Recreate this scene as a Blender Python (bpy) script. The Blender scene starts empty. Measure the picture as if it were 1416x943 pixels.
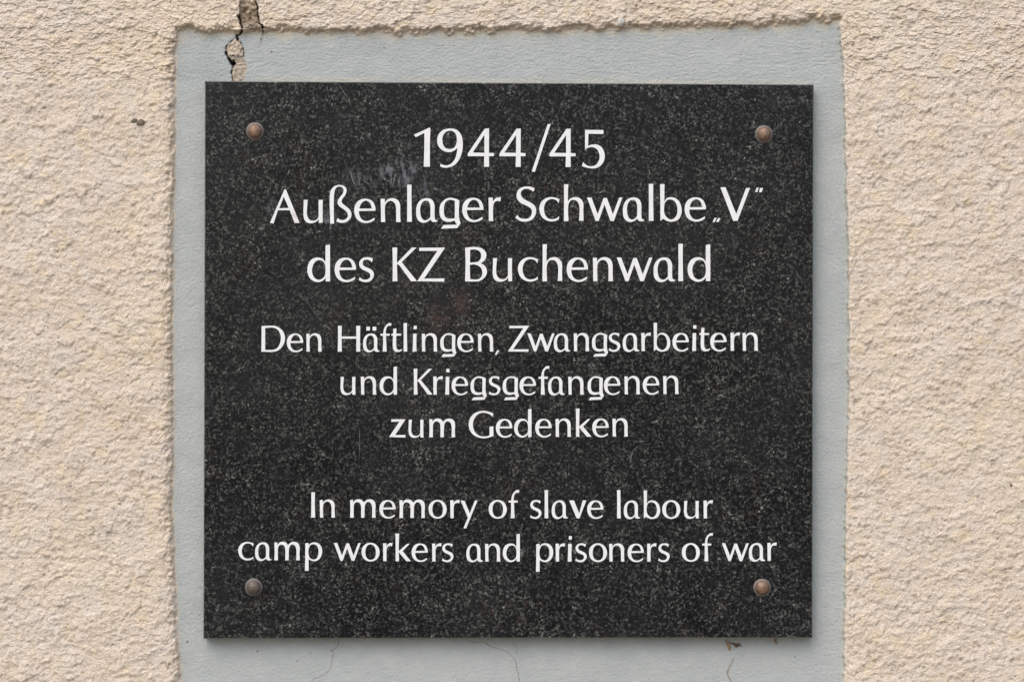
import bpy, math, random
import numpy as np
from mathutils import Vector
from mathutils.geometry import delaunay_2d_cdt

random.seed(7)
R = math.radians
scene = bpy.context.scene
C = scene.collection

# ------------------------------------------------------------------ camera
S = 0.0007            # metres per unit of the survey grid (one unit = 0.7 mm on the wall)
CX, CY, ZC = 708.0, 471.5, 1.55
D = 2.4               # camera to wall
cam = bpy.data.objects.new('camera', bpy.data.cameras.new('camera'))
C.objects.link(cam)
cam.location = (0, -D, ZC)
cam.rotation_euler = (R(90), 0, 0)
cam.data.sensor_width = 36
cam.data.lens = 36 * D / (1416 * S)
cam.data.clip_start = 0.05
cam.data.clip_end = 200
scene.camera = cam

# ------------------------------------------------------------------ sky and sun (bright overcast)
SUN_EL, SUN_AZ = R(50), R(206)
world = bpy.data.worlds.new('World'); scene.world = world
world.use_nodes = True
wn = world.node_tree.nodes; wl = world.node_tree.links
bg = wn['Background']
sky = wn.new('ShaderNodeTexSky'); sky.sky_type = 'NISHITA'; sky.sun_disc = False
sky.sun_elevation = SUN_EL; sky.sun_rotation = SUN_AZ
sky.air_density = 1.0; sky.dust_density = 3.0; sky.ozone_density = 1.2
wl.new(sky.outputs['Color'], bg.inputs['Color'])
bg.inputs['Strength'].default_value = 0.10
sun = bpy.data.objects.new('sun', bpy.data.lights.new('sun', 'SUN'))
C.objects.link(sun)
sun.data.energy = 0.9; sun.data.angle = R(62); sun.data.color = (1.0, 0.985, 0.965)
sdir = Vector((math.sin(SUN_AZ) * math.cos(SUN_EL), math.cos(SUN_AZ) * math.cos(SUN_EL), math.sin(SUN_EL)))
sun.rotation_euler = sdir.to_track_quat('Z', 'Y').to_euler()
scene.view_settings.view_transform = 'Standard'
scene.view_settings.look = 'None'
scene.view_settings.gamma = 1.0
scene.view_settings.exposure = 1.23

# ------------------------------------------------------------------ helpers
def wx(px, depth=0.0):
    return (px - CX) * S * (D - depth) / D
def wz(py, depth=0.0):
    return ZC + (CY - py) * S * (D - depth) / D

def tag(o, label=None, cat=None, group=None, kind=None):
    if label: o['label'] = label
    if cat: o['category'] = cat
    if group: o['group'] = group
    if kind: o['kind'] = kind
    return o

def link_mesh(name, verts, faces, mat, parent=None, smooth=False):
    me = bpy.data.meshes.new(name)
    me.from_pydata([tuple(v) for v in verts], [], faces)
    me.update()
    if smooth:
        me.polygons.foreach_set('use_smooth', [True] * len(me.polygons))
    if mat: me.materials.append(mat)
    o = bpy.data.objects.new(name, me); C.objects.link(o)
    if parent: o.parent = parent
    return o

def empty(name, loc=(0, 0, 0)):
    o = bpy.data.objects.new(name, None); o.empty_display_size = 0.05
    o.location = loc; C.objects.link(o)
    return o

# ------------------------------------------------------------------ node helpers
class NT:
    def __init__(self, name):
        self.m = bpy.data.materials.new(name); self.m.use_nodes = True
        self.t = self.m.node_tree; self.n = self.t.nodes; self.l = self.t.links
        self.b = self.n['Principled BSDF']
        self.co = self.n.new('ShaderNodeNewGeometry').outputs['Position']
    def link(self, a, b): self.l.new(a, b)
    def mapping(self, scale=(1, 1, 1), rot=(0, 0, 0), loc=(0, 0, 0), src=None):
        m = self.n.new('ShaderNodeMapping')
        m.inputs['Scale'].default_value = scale; m.inputs['Rotation'].default_value = rot
        m.inputs['Location'].default_value = loc
        self.link(src or self.co, m.inputs['Vector']); return m.outputs[0]
    def noise(self, scale, detail=3, rough=0.5, vec=None, dist=0.0, col=False):
        n = self.n.new('ShaderNodeTexNoise')
        n.inputs['Scale'].default_value = scale; n.inputs['Detail'].default_value = detail
        n.inputs['Roughness'].default_value = rough; n.inputs['Distortion'].default_value = dist
        self.link(vec or self.co, n.inputs['Vector'])
        return n.outputs['Color'] if col else n.outputs['Fac']
    def voro(self, scale, vec=None, out='Distance', feature='F1', rand=1.0):
        n = self.n.new('ShaderNodeTexVoronoi'); n.feature = feature
        n.inputs['Scale'].default_value = scale; n.inputs['Randomness'].default_value = rand
        self.link(vec or self.co, n.inputs['Vector'])
        return n.outputs[out]
    def ramp(self, fac, stops, interp='LINEAR'):
        r = self.n.new('ShaderNodeValToRGB'); r.color_ramp.interpolation = interp
        e = r.color_ramp.elements
        while len(e) < len(stops): e.new(0.5)
        for i, (p, c) in enumerate(stops):
            e[i].position = p
            e[i].color = (c, c, c, 1) if not isinstance(c, tuple) else (*c, 1)
        self.link(fac, r.inputs['Fac']); return r.outputs['Color']
    def mix(self, fac, a, b, mode='MIX'):
        m = self.n.new('ShaderNodeMix'); m.data_type = 'RGBA'; m.blend_type = mode
        for s, v in (('Factor', fac),):
            if isinstance(v, (int, float)): m.inputs[0].default_value = v
            else: self.link(v, m.inputs[0])
        for i, v in ((6, a), (7, b)):
            if isinstance(v, tuple): m.inputs[i].default_value = (*v, 1)
            else: self.link(v, m.inputs[i])
        return m.outputs[2]
    def math(self, op, a, b=None, c=None, clamp=False):
        m = self.n.new('ShaderNodeMath'); m.operation = op; m.use_clamp = clamp
        for i, v in enumerate((a, b, c)):
            if v is None: continue
            if isinstance(v, (int, float)): m.inputs[i].default_value = v
            else: self.link(v, m.inputs[i])
        return m.outputs[0]
    def attr(self, name):
        a = self.n.new('ShaderNodeAttribute'); a.attribute_name = name
        return a.outputs['Fac']
    def bump(self, h, dist, strength=1.0, normal=None):
        b = self.n.new('ShaderNodeBump'); b.inputs['Distance'].default_value = dist
        b.inputs['Strength'].default_value = strength
        self.link(h, b.inputs['Height'])
        if normal: self.link(normal, b.inputs['Normal'])
        return b.outputs[0]
    def set(self, color=None, rough=None, normal=None, metal=None, spec=None):
        for k, v in (('Base Color', color), ('Roughness', rough), ('Normal', normal), ('Metallic', metal), ('Specular IOR Level', spec)):
            if v is None: continue
            if isinstance(v, tuple): self.b.inputs[k].default_value = (*v, 1)
            elif isinstance(v, (int, float)): self.b.inputs[k].default_value = v
            else: self.link(v, self.b.inputs[k])
        return self.m
    def ellipse(self, px, py, rx, rz, rot=0.0):
        """soft elliptical patch on the wall plane, 1 in its middle and 0 outside"""
        sb = self.n.new('ShaderNodeVectorMath'); sb.operation = 'SUBTRACT'
        self.link(self.co, sb.inputs[0]); sb.inputs[1].default_value = (wx(px), 0, wz(py))
        mp = self.mapping(scale=(1 / (rx * S), 0, 1 / (rz * S)), rot=(0, rot, 0), src=sb.outputs[0])
        ln = self.n.new('ShaderNodeVectorMath'); ln.operation = 'LENGTH'
        self.link(mp, ln.inputs[0])
        return self.math('SUBTRACT', 1.0, ln.outputs['Value'], clamp=True)

# ------------------------------------------------------------------ materials
def mat_render():
    t = NT('rough_render')
    big = t.noise(16, 4, 0.6)
    mid = t.noise(75, 4, 0.65)
    fine = t.noise(420, 3, 0.6)
    base = t.mix(t.ramp(big, [(0.35, 0.0), (0.65, 1.0)]), (0.570, 0.478, 0.380), (0.595, 0.515, 0.430))
    base = t.mix(t.ramp(mid, [(0.52, 0.0), (0.70, 0.8)]), base, (0.595, 0.482, 0.322))
    base = t.mix(t.ramp(t.noise(38, 5, 0.65, vec=t.mapping(loc=(3, 1, 7))), [(0.52, 0.0), (0.68, 0.7)]), base, (0.565, 0.515, 0.455))
    base = t.mix(t.ramp(fine, [(0.36, 0.50), (0.52, 0.0)]), base, (0.42, 0.335, 0.25))
    base = t.mix(t.ramp(t.noise(4.2, 4, 0.62, vec=t.mapping(loc=(2.3, 0, 1.1))), [(0.48, 0.0), (0.68, 0.4)]), base, (0.61, 0.50, 0.355))
    # dark mineral grains, and a darker tone in gouges and low spots
    g = t.noise(900, 2, 0.5, vec=t.mapping(loc=(1, 5, 2)))
    base = t.mix(t.ramp(g, [(0.66, 0.0), (0.72, 0.6)]), base, (0.27, 0.22, 0.17))
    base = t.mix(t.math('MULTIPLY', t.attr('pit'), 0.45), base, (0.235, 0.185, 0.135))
    base = t.mix(t.math('MULTIPLY', t.attr('mortar'), 0.8), base, (0.44, 0.355, 0.25))
    base = t.mix(t.attr('dirt_shade'), base, (0.13, 0.095, 0.06))
    h = t.math('ADD', t.noise(700, 4, 0.7), t.math('MULTIPLY', t.voro(520), -0.6))
    return t.set(base, 0.95, t.bump(h, 0.0013, 0.85), spec=0.15)

def mat_panel():
    t = NT('grey_painted_plaster')
    big = t.noise(9, 3, 0.6)
    mid = t.noise(60, 4, 0.6)
    col = t.mix(t.ramp(big, [(0.3, 0.0), (0.7, 1.0)]), (0.318, 0.338, 0.325), (0.355, 0.370, 0.355))
    col = t.mix(t.ramp(mid, [(0.45, 0.0), (0.75, 0.5)]), col, (0.40, 0.405, 0.385))
    col = t.mix(t.ramp(t.noise(26, 5, 0.7, vec=t.mapping(loc=(8, 0, 3))), [(0.50, 0.0), (0.70, 0.28)]), col, (0.25, 0.262, 0.262))
    col = t.mix(t.ramp(t.noise(600, 2, 0.5), [(0.70, 0.0), (0.76, 0.35)]), col, (0.17, 0.16, 0.15))
    col = t.mix(t.math('MULTIPLY', t.attr('warm'), 0.75), col, (0.47, 0.42, 0.32))
    col = t.mix(t.attr('mortar'), col, t.mix(t.ramp(t.noise(260, 4, 0.7), [(0.35, 0.0), (0.65, 1.0)]), (0.33, 0.27, 0.20), (0.52, 0.44, 0.345)))
    col = t.mix(t.attr('dirt_shade'), col, (0.07, 0.052, 0.035))
    brush = t.noise(260, 3, 0.6, vec=t.mapping(scale=(0.28, 1, 1.3), rot=(0, R(4), 0)))
    grain = t.noise(430, 4, 0.62)
    sp_ = t.n.new('ShaderNodeSeparateXYZ'); t.link(t.co, sp_.inputs[0])
    up = t.n.new('ShaderNodeMapRange'); t.link(sp_.outputs[2], up.inputs[0])
    up.inputs[1].default_value = wz(125); up.inputs[2].default_value = wz(90)
    h = t.math('ADD', t.math('MULTIPLY', brush, t.math('MULTIPLY_ADD', up.outputs[0], 0.35, 0.15)), t.math('MULTIPLY', grain, 0.75))
    return t.set(col, 0.8, t.bump(h, 0.0018, 0.95), spec=0.25)

def mat_granite():
    t = NT('polished_black_granite')
    warp = t.noise(260, 2, 0.5, col=True)
    ad = t.n.new('ShaderNodeVectorMath'); ad.operation = 'MULTIPLY_ADD'
    t.link(warp, ad.inputs[0]); ad.inputs[1].default_value = (0.0028,) * 3; t.link(t.co, ad.inputs[2])
    v = ad.outputs[0]
    a = t.noise(400, 5, 0.72, vec=v)
    col = t.ramp(a, [(0.44, (0.0015, 0.0016, 0.0022)), (0.50, (0.007, 0.0072, 0.0074)), (0.55, (0.029, 0.031, 0.028)), (0.63, (0.085, 0.088, 0.078))])
    cellc = t.voro(620, vec=v, out='Color')
    sep = t.n.new('ShaderNodeSeparateColor'); t.link(cellc, sep.inputs[0])
    cl = t.noise(95, 3, 0.6)
    pick = t.math('MULTIPLY', sep.outputs[0], t.ramp(cl, [(0.35, 0.55), (0.65, 1.05)]))
    col = t.mix(t.ramp(pick, [(0.66, 0.0), (0.72, 0.85)]), col, (0.074, 0.077, 0.068))
    col = t.mix(t.ramp(pick, [(0.90, 0.0), (0.93, 0.9)]), col, (0.17, 0.17, 0.15))
    col = t.mix(t.ramp(sep.outputs[1], [(0.60, 0.0), (0.66, 0.9)]), col, (0.003, 0.0032, 0.004))
    big = t.voro(360, vec=v, out='Color'); sb2 = t.n.new('ShaderNodeSeparateColor'); t.link(big, sb2.inputs[0])
    col = t.mix(t.ramp(sb2.outputs[0], [(0.86, 0.0), (0.92, 0.3)]), col, (0.050, 0.052, 0.046))
    col = t.mix(t.ramp(sb2.outputs[1], [(0.78, 0.0), (0.84, 0.6)]), col, (0.003, 0.003, 0.0042))
    # a few rusty crystals
    col = t.mix(t.math('MULTIPLY', t.ramp(sep.outputs[2], [(0.80, 0.0), (0.9, 0.4)]), t.ramp(t.noise(28, 2), [(0.58, 0.0), (0.68, 1.0)])), col, (0.06, 0.036, 0.028))
    rs = t.math('MAXIMUM', t.ellipse(637, 418, 22, 24), t.ellipse(606, 440, 22, 34))
    col = t.mix(t.math('MULTIPLY', t.ramp(rs, [(0.0, 0.0), (0.8, 0.75)]), t.ramp(t.noise(150, 3, 0.6), [(0.40, 0.2), (0.6, 1.0)])), col, (0.042, 0.024, 0.021))
    # broad cloudiness of the stone
    cloud = t.noise(14, 3, 0.6)
    col = t.mix(t.ramp(cloud, [(0.35, 0.2), (0.62, 0.0)]), col, (0.006, 0.006, 0.008))
    col = t.mix(t.ramp(t.noise(48, 4, 0.7, vec=t.mapping(loc=(9, 2, 4))), [(0.36, 0.6), (0.50, 0.0)]), col, (0.0065, 0.0068, 0.0085))
    # chalky scuffs above the second line of writing
    st = t.ramp(t.noise(190, 4, 0.65, vec=t.mapping(scale=(1.3, 1, 0.40), rot=(0, R(24), 0)), dist=0.6), [(0.48, 0.0), (0.60, 1.0)])
    e1 = t.ramp(t.ellipse(553, 240, 34, 24), [(0.0, 0.0), (0.5, 1.0)])
    e2 = t.ramp(t.ellipse(497, 252, 34, 20), [(0.0, 0.0), (0.7, 0.55)])
    e3 = t.ramp(t.ellipse(590, 262, 13, 26), [(0.0, 0.0), (0.7, 0.6)])
    e4 = t.ramp(t.ellipse(451, 305, 22, 16), [(0.0, 0.0), (0.7, 0.8)])
    e5 = t.ramp(t.ellipse(380, 290, 10, 18), [(0.0, 0.0), (0.7, 0.8)])
    em = e1
    for e in (e2, e3, e4, e5): em = t.math('MAXIMUM', em, e)
    sc = t.math('MULTIPLY', st, em)
    col = t.mix(t.math('MULTIPLY', t.math('MULTIPLY', sc, t.ramp(a, [(0.38, 0.55), (0.58, 1.0)])), 0.85), col, (0.145, 0.152, 0.166))
    # faint bloom of dust
    dust = t.ramp(t.noise(6, 4, 0.65, vec=t.mapping(loc=(4, 0, 2))), [(0.42, 0.0), (0.75, 0.07)])
    col = t.mix(dust, col, (0.12, 0.12, 0.115))
    rough = t.math('ADD', 0.16, t.math('MULTIPLY', t.noise(30, 3), 0.12))
    col = t.mix(t.math('MULTIPLY', t.attr('arris'), 0.8), col, (0.17, 0.17, 0.16))
    h = t.noise(500, 2, 0.5)
    return t.set(col, rough, t.bump(h, 0.00006, 0.5), spec=0.14)

def mat_white():
    t = NT('white_letter_paint')
    c = t.mix(t.ramp(t.noise(140, 3, 0.6), [(0.35, 0.0), (0.7, 1.0)]), (0.565, 0.565, 0.55), (0.635, 0.635, 0.625))
    c = t.mix(t.ramp(t.noise(900, 3, 0.7), [(0.40, 0.30), (0.55, 0.0)]), c, (0.58, 0.57, 0.55))
    # worn, stained paint on the right leg of the first A
    w = t.math('MULTIPLY', t.ramp(t.ellipse(407, 301, 9, 12), [(0.0, 0.0), (0.5, 1.0)]), t.ramp(t.noise(420, 3, 0.6), [(0.42, 0.0), (0.60, 0.8)]))
    c = t.mix(w, c, (0.44, 0.37, 0.33))
    return t.set(c, 0.7, t.bump(t.noise(1200, 2), 0.0001, 0.5), spec=0.3)

def mat_bronze():
    t = NT('aged_bronze')
    n1 = t.noise(210, 4, 0.7); n2 = t.noise(620, 3, 0.7); n3 = t.noise(90, 2)
    c = t.mix(t.ramp(n1, [(0.38, 0.0), (0.62, 1.0)]), (0.15, 0.083, 0.046), (0.26, 0.16, 0.095))
    c = t.mix(t.ramp(n3, [(0.45, 0.0), (0.7, 0.6)]), c, (0.21, 0.155, 0.115))
    c = t.mix(t.ramp(n2, [(0.34, 0.8), (0.46, 0.0)]), c, (0.06, 0.04, 0.03))
    c = t.mix(t.attr('tarnish'), c, t.mix(t.ramp(n2, [(0.4, 0.0), (0.6, 1.0)]), (0.05, 0.038, 0.032), (0.12, 0.105, 0.09)))
    c = t.mix(t.attr('patina'), c, (0.125, 0.115, 0.105))
    r = t.math('ADD', 0.42, t.math('MULTIPLY', n2, 0.25))
    return t.set(c, r, t.bump(n2, 0.0003, 0.5), metal=0.35)

def mat_simple(name, c1, c2, scale, rough=0.9, bump=0.0005):
    t = NT(name)
    n = t.noise(scale, 4, 0.65)
    return t.set(t.mix(t.ramp(n, [(0.35, 0.0), (0.65, 1.0)]), c1, c2), rough, t.bump(n, bump, 0.7), spec=0.2)

M_RENDER, M_PANEL, M_GRANITE, M_WHITE, M_BRONZE = mat_render(), mat_panel(), mat_granite(), mat_white(), mat_bronze()
M_CORE = mat_simple('masonry', (0.10, 0.08, 0.06), (0.17, 0.14, 0.11), 90)
M_HAIR = mat_simple('crack_dirt', (0.13, 0.115, 0.095), (0.24, 0.22, 0.19), 400)
M_LEAF = mat_simple('dry_leaf', (0.16, 0.10, 0.055), (0.33, 0.24, 0.15), 500)
M_DARKLEAF = mat_simple('dark_leaf', (0.05, 0.035, 0.025), (0.14, 0.10, 0.07), 500)
M_PEBBLE_D = mat_simple('dark_pebble', (0.095, 0.075, 0.05), (0.19, 0.155, 0.11), 500)
M_PEBBLE_L = mat_simple('pale_pebble', (0.33, 0.31, 0.27), (0.46, 0.43, 0.38), 300, 0.5)

# ------------------------------------------------------------------ noise in numpy
def perlin(x, y, seed):
    rg = np.random.RandomState(seed)
    perm = rg.permutation(512); ang = rg.rand(512) * 2 * np.pi
    gx, gy = np.cos(ang), np.sin(ang)
    ra = 0.35 + 0.9 * ((seed * 0.618034) % 1)
    x, y = x * math.cos(ra) - y * math.sin(ra), x * math.sin(ra) + y * math.cos(ra)
    xi = np.floor(x).astype(np.int64); yi = np.floor(y).astype(np.int64)
    xf = x - xi; yf = y - yi
    u = xf ** 3 * (xf * (xf * 6 - 15) + 10); v = yf ** 3 * (yf * (yf * 6 - 15) + 10)
    def g(a, b, dx, dy):
        h = perm[(perm[a & 511] + b) & 511]
        return gx[h] * dx + gy[h] * dy
    a0 = g(xi, yi, xf, yf); a1 = g(xi + 1, yi, xf - 1, yf)
    b0 = g(xi, yi + 1, xf, yf - 1); b1 = g(xi + 1, yi + 1, xf - 1, yf - 1)
    return ((a0 + u * (a1 - a0)) * (1 - v) + (b0 + u * (b1 - b0)) * v) * 1.45

def worley(x, y, seed):
    rg = np.random.RandomState(seed)
    perm = rg.permutation(1024); rx = rg.rand(1024); ry = rg.rand(1024)
    xi = np.floor(x).astype(np.int64); yi = np.floor(y).astype(np.int64)
    x, y = x * math.cos(0.6) - y * math.sin(0.6), x * math.sin(0.6) + y * math.cos(0.6)
    xi = np.floor(x).astype(np.int64); yi = np.floor(y).astype(np.int64)
    f1 = np.full(x.shape, 9.0); f2 = np.full(x.shape, 9.0)
    for i in (-1, 0, 1):
        for j in (-1, 0, 1):
            a = xi + i; b = yi + j
            h = perm[(perm[a & 1023] + b) & 1023]
            d = np.hypot(a + rx[h] - x, b + ry[h] - y)
            f2 = np.minimum(f2, np.maximum(f1, d)); f1 = np.minimum(f1, d)
    return f1, f2

def flakes(x, y, seed):
    """torn flakes: each cell is a tilted plate that stands proud at its lower rim"""
    rg = np.random.RandomState(seed)
    perm = rg.permutation(1024); rx = rg.rand(1024); ry = rg.rand(1024); rh = rg.rand(1024)
    xi = np.floor(x).astype(np.int64); yi = np.floor(y).astype(np.int64)
    best = np.full(x.shape, 9.0); out = np.zeros(x.shape)
    for i in (-1, 0, 1):
        for j in (-1, 0, 1):
            a = xi + i; b = yi + j
            k = perm[(perm[a & 1023] + b) & 1023]
            d = np.hypot(a + rx[k] - x, b + ry[k] - y)
            m = d < best
            out = np.where(m, (y - b - ry[k]) * (0.3 + rh[k]) + (rh[k] - 0.5) * 1.0 + (x - a - rx[k]) * (ry[k] - 0.5) * 0.6, out)
            best = np.where(m, d, best)
    return out

def sstep(a, b, x):
    t = np.clip((x - a) / (b - a), 0, 1); return t * t * (3 - 2 * t)

def poly_dist(X, Y, pts):
    """distance to a polyline whose nodes carry a width; returns distance minus half the local width"""
    best = np.full(X.shape, 1e9)
    for (x0, y0, w0), (x1, y1, w1) in zip(pts[:-1], pts[1:]):
        dx, dy = x1 - x0, y1 - y0
        t = np.clip(((X - x0) * dx + (Y - y0) * dy) / (dx * dx + dy * dy), 0, 1)
        d = np.hypot(X - x0 - t * dx, Y - y0 - t * dy) - (w0 + t * (w1 - w0)) / 2
        best = np.minimum(best, d)
    return best

def inside(X, Y, poly):
    r = np.zeros(X.shape, bool)
    n = len(poly)
    for i in range(n):
        x0, y0 = poly[i]; x1, y1 = poly[(i + 1) % n]
        if y0 == y1: continue
        c = ((y0 > Y) != (y1 > Y)) & (X < (x1 - x0) * (Y - y0) / (y1 - y0) + x0)
        r ^= c
    return r

# ------------------------------------------------------------------ the wall: one relief, split into render and painted panel
def axis(lo, hi, step, fine):
    out = []; p = lo
    # coarse lead-in
    lead = []; q = lo - step; st = step
    while q > lo - 1500:
        lead.append(q); st = min(st * 1.09, 90); q -= st
    while p < hi:
        out.append(p)
        p += next((st_ for a_, b_, st_ in fine if a_ <= p < b_), step)
    tail = []; st = step
    while p < hi + 1500:
        tail.append(p); st = min(st * 1.09, 90); p += st
    return np.array(lead[::-1] + out + tail)

gx = axis(-40, 1456, 1.7, [(304, 370, 0.62), (224, 256, 0.95), (1160, 1180, 1.1)])
gy = axis(-40, 983, 1.7, [(-6, 18, 0.8), (18, 112, 0.62)])
X, Y = np.meshgrid(gx, gy)

def edge(v, pts):
    return np.interp(v, [p[0] for p in pts], [p[1] for p in pts])
left = edge(Y, [(45, 249), (70, 246), (110, 244), (200, 244), (320, 242), (450, 241.5), (600, 242), (700, 241), (770, 244), (850, 247), (943, 252), (1000, 254)])
right = edge(Y, [(30, 1157), (60, 1161), (130, 1165), (263, 1168), (350, 1171), (500, 1171), (600, 1170), (700, 1167), (800, 1167), (943, 1164), (1000, 1164)])
top = edge(X, [(240, 45), (300, 47), (400, 48), (540, 48), (680, 47), (760, 45), (900, 43), (1000, 39.5), (1080, 37), (1160, 32)])
bottom = np.full(X.shape, 1002.0)
rag = perlin(X / 22, Y / 22, 3) * (2.0 + 3.2 * (Y < 70)) + perlin(X / 6, Y / 6, 4) * 1.5
ragx = perlin(X / 36, X * 0 + 5.3, 9) * 3.0
d_left, d_right, d_top, d_bot = left - X, X - right, top - Y, Y - bottom
dist = np.maximum.reduce([d_left, d_right, d_top, d_bot])       # > 0 in the render
near_top = sstep(-14, 4, d_top - np.maximum(d_left, d_right))
# width of the broken shoulder between render face and panel
bulge = 4.5 + 4.5 * perlin(X / 50, X * 0 + 2.1, 12) + 3.5 * perlin(X / 15, X * 0 + 8.1, 13)
wd = np.where(near_top > 0, 7.5 + near_top * (bulge - 1.0), 7.5) * (1 - 0.25 * sstep(1100, 1180, X) * (1 - near_top))
g1p, _ = worley(X / 6.2, Y / 5.6, 17)
side_l = (d_left >= np.maximum(d_top, d_right)) * 1.0
tl = np.clip((dist + rag * 0.8) / (4.0 + 17.0 * side_l + 3 * perlin(X * 0 + 1.7, Y / 30, 14)), 0, 1)
prof_side = (1 - (1 - tl) ** 2.4) * sstep(0, 0.28, tl)
ragt = rag + perlin(X / 9, Y / 14, 15) * 3.0 + perlin(X / 4, Y / 5, 16) * 2.2 + (0.5 - g1p) * 2.5
prof_top = sstep(-1.0, 1.0, (dist + ragt) / np.maximum(wd, 3) * 2 - 1)
prof = prof_side * (1 - near_top) + prof_top * near_top
rend = sstep(0, 1, (dist + rag * 0.6) / 4.0)                      # how far it is render relief

mm = 1.0
warpx = perlin(X / 26, Y / 26, 21) * 7; warpy = perlin(X / 26, Y / 26, 22) * 6
Xw, Yw = X + warpx, Y + warpy
fade = sstep(200, 0, np.maximum.reduce([-X - 150, X - 1566, -Y - 150, Y - 1093]))
n_big = perlin(Xw / 60, Yw / 46, 31)
n_a = perlin(Xw / 17, Yw / 15, 32)
n_b = perlin((X + warpx * .5) / 9, (Y + warpy * .5) / 7.2, 33)
n_c = perlin(X / 5.6, Y / 4.6, 34)
n_d = perlin(X / 3.4, Y / 3.0, 38)
f1, f2 = worley(X / 7.2 + warpx / 9, Y / 6.0 + warpy / 9, 35)
g1, g2 = worley(X / 4.6, Y / 4.2, 36)
j1 = perlin(X / 6.5, Y / 6.5, 91); j2 = perlin(X / 6.5, Y / 6.5, 92); j3 = perlin(X / 3.0, Y / 3.0, 93)
fl1 = flakes(X / 16 + warpx / 22 + j1 * 0.42 + j3 * 0.15, Y / 13.5 + warpy / 22 + j2 * 0.42 - j3 * 0.15, 94)
fl2 = flakes(X / 8.5 + warpx / 30 + j2 * 0.40, Y / 6.8 + warpy / 30 + j1 * 0.40, 95)
rough = n_big * 1.0 + n_a * 0.50 + n_b * 0.30 + n_c * 0.26 + n_d * 0.24
rough += fl1 * 0.78 + fl2 * 0.62 + (0.5 - g1) * 0.5
# torn gouges: the tool has dragged grains out, leaving short ledges
gsel = perlin(X / 9.5 + warpx / 18, Y / 7.0 + warpy / 18, 37) * 0.9 + 0.6 * perlin(X / 4.6, Y / 4.0, 42)
gouge = sstep(0.33, 0.50, gsel) * sstep(-0.25, 0.35, perlin(X / 55, Y / 55, 39))
rough -= gouge * 0.75
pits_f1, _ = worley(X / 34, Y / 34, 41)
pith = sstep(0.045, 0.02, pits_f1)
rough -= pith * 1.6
H = 6.8                                                             # mm of render over the panel
h = prof * H + rough * (0.10 + 0.90 * rend) * rend * fade
# the shoulder is torn: extra lumps on it
sh = prof * (1 - prof) * 4
h += sh * (perlin(X / 9, Y / 7, 51) * 2.0 + perlin(X / 4, Y / 4, 52) * 1.3 + (0.5 - g1) * 1.4)
# panel face, trowelled, slightly wavy
ph = perlin(X / 90, Y / 40, 61) * 0.45 + perlin(X / 14, Y / 9, 62) * 0.12 + perlin(X / 5, Y / 4.0, 63) * 0.16 + perlin(X / 3.2, Y / 3, 64) * 0.07
h += ph * (1 - rend)
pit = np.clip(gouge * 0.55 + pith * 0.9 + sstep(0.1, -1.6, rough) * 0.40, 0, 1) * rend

# fracture running down from above through the render and across the panel's top
mort = np.zeros(X.shape); dirt_shade = np.zeros(X.shape)
ctr = (X > 290) & (X < 390) & (Y < 125) & (Y > -260)
jit = perlin(X / 3.1, Y / 3.1, 71) * 0.9 + perlin(X / 7, Y / 7, 72) * 1.2
Xj, Yj = X + jit, Y + perlin(X / 4, Y / 4, 73) * 1.2
lost = inside(Xj, Yj, [(331, -240), (352, -240), (353.5, -40), (355, 0), (357, 14), (359, 30), (352, 34), (342, 33), (334, 35), (330.5, 24), (332, 8), (330, -40)]) & ctr
edge_l = poly_dist(Xj, Yj, [(330, -240, 0), (331, -40, 0), (332, 8, 0), (331, 26, 0), (335, 36, 0)])
hl = 0.4 + perlin(X / 7, Y / 6, 74) * 2.2 + (0.5 - g1) * 1.3 + sstep(30, 0, Y) * 1.6
h = np.where(lost, np.minimum(h, np.maximum(hl - 1.2, -1.5)), h)
mort = np.where(lost, 0.9, mort)
dirt_shade = np.where(lost, np.clip(0.42 + 0.34 * sstep(4, 30, Y) + 0.6 * perlin(X / 5, Y / 5, 83), 0, 1), dirt_shade)  # dirty recess; the deepening towards its foot is painted shade
# wedge of shade under it, painted dark brown
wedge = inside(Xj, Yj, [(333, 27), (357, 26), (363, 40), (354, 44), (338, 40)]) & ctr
dirt_shade = np.where(wedge, 0.62, dirt_shade)
frag = inside(Xj, Yj, [(327, 54), (319, 59), (313.5, 65), (313, 72), (316, 77.5), (335.5, 78), (336, 72), (335, 64), (331, 57)]) & ctr
patch = inside(Xj, Yj, [(318, 78.5), (336, 79), (339.4, 86), (342.5, 94), (340, 101), (337, 109), (336, 116), (321, 116), (321, 97), (321, 86)]) & ctr
h = np.where(frag, 0.4 + perlin(X / 5, Y / 5, 75) * 1.6 + perlin(X / 2.5, Y / 2.5, 76) * 0.6 - 0.012 * (X - 326) ** 2, h)
h = np.where(patch, -0.9 + perlin(X / 6, Y / 4, 76) * 0.9 + (0.5 - g1) * 0.4, h)
mort = np.where(frag | patch, 1.0, mort)
dirt_shade = np.where(patch, 0.24 + 0.2 * perlin(X / 8, Y / 5, 77), dirt_shade)
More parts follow.
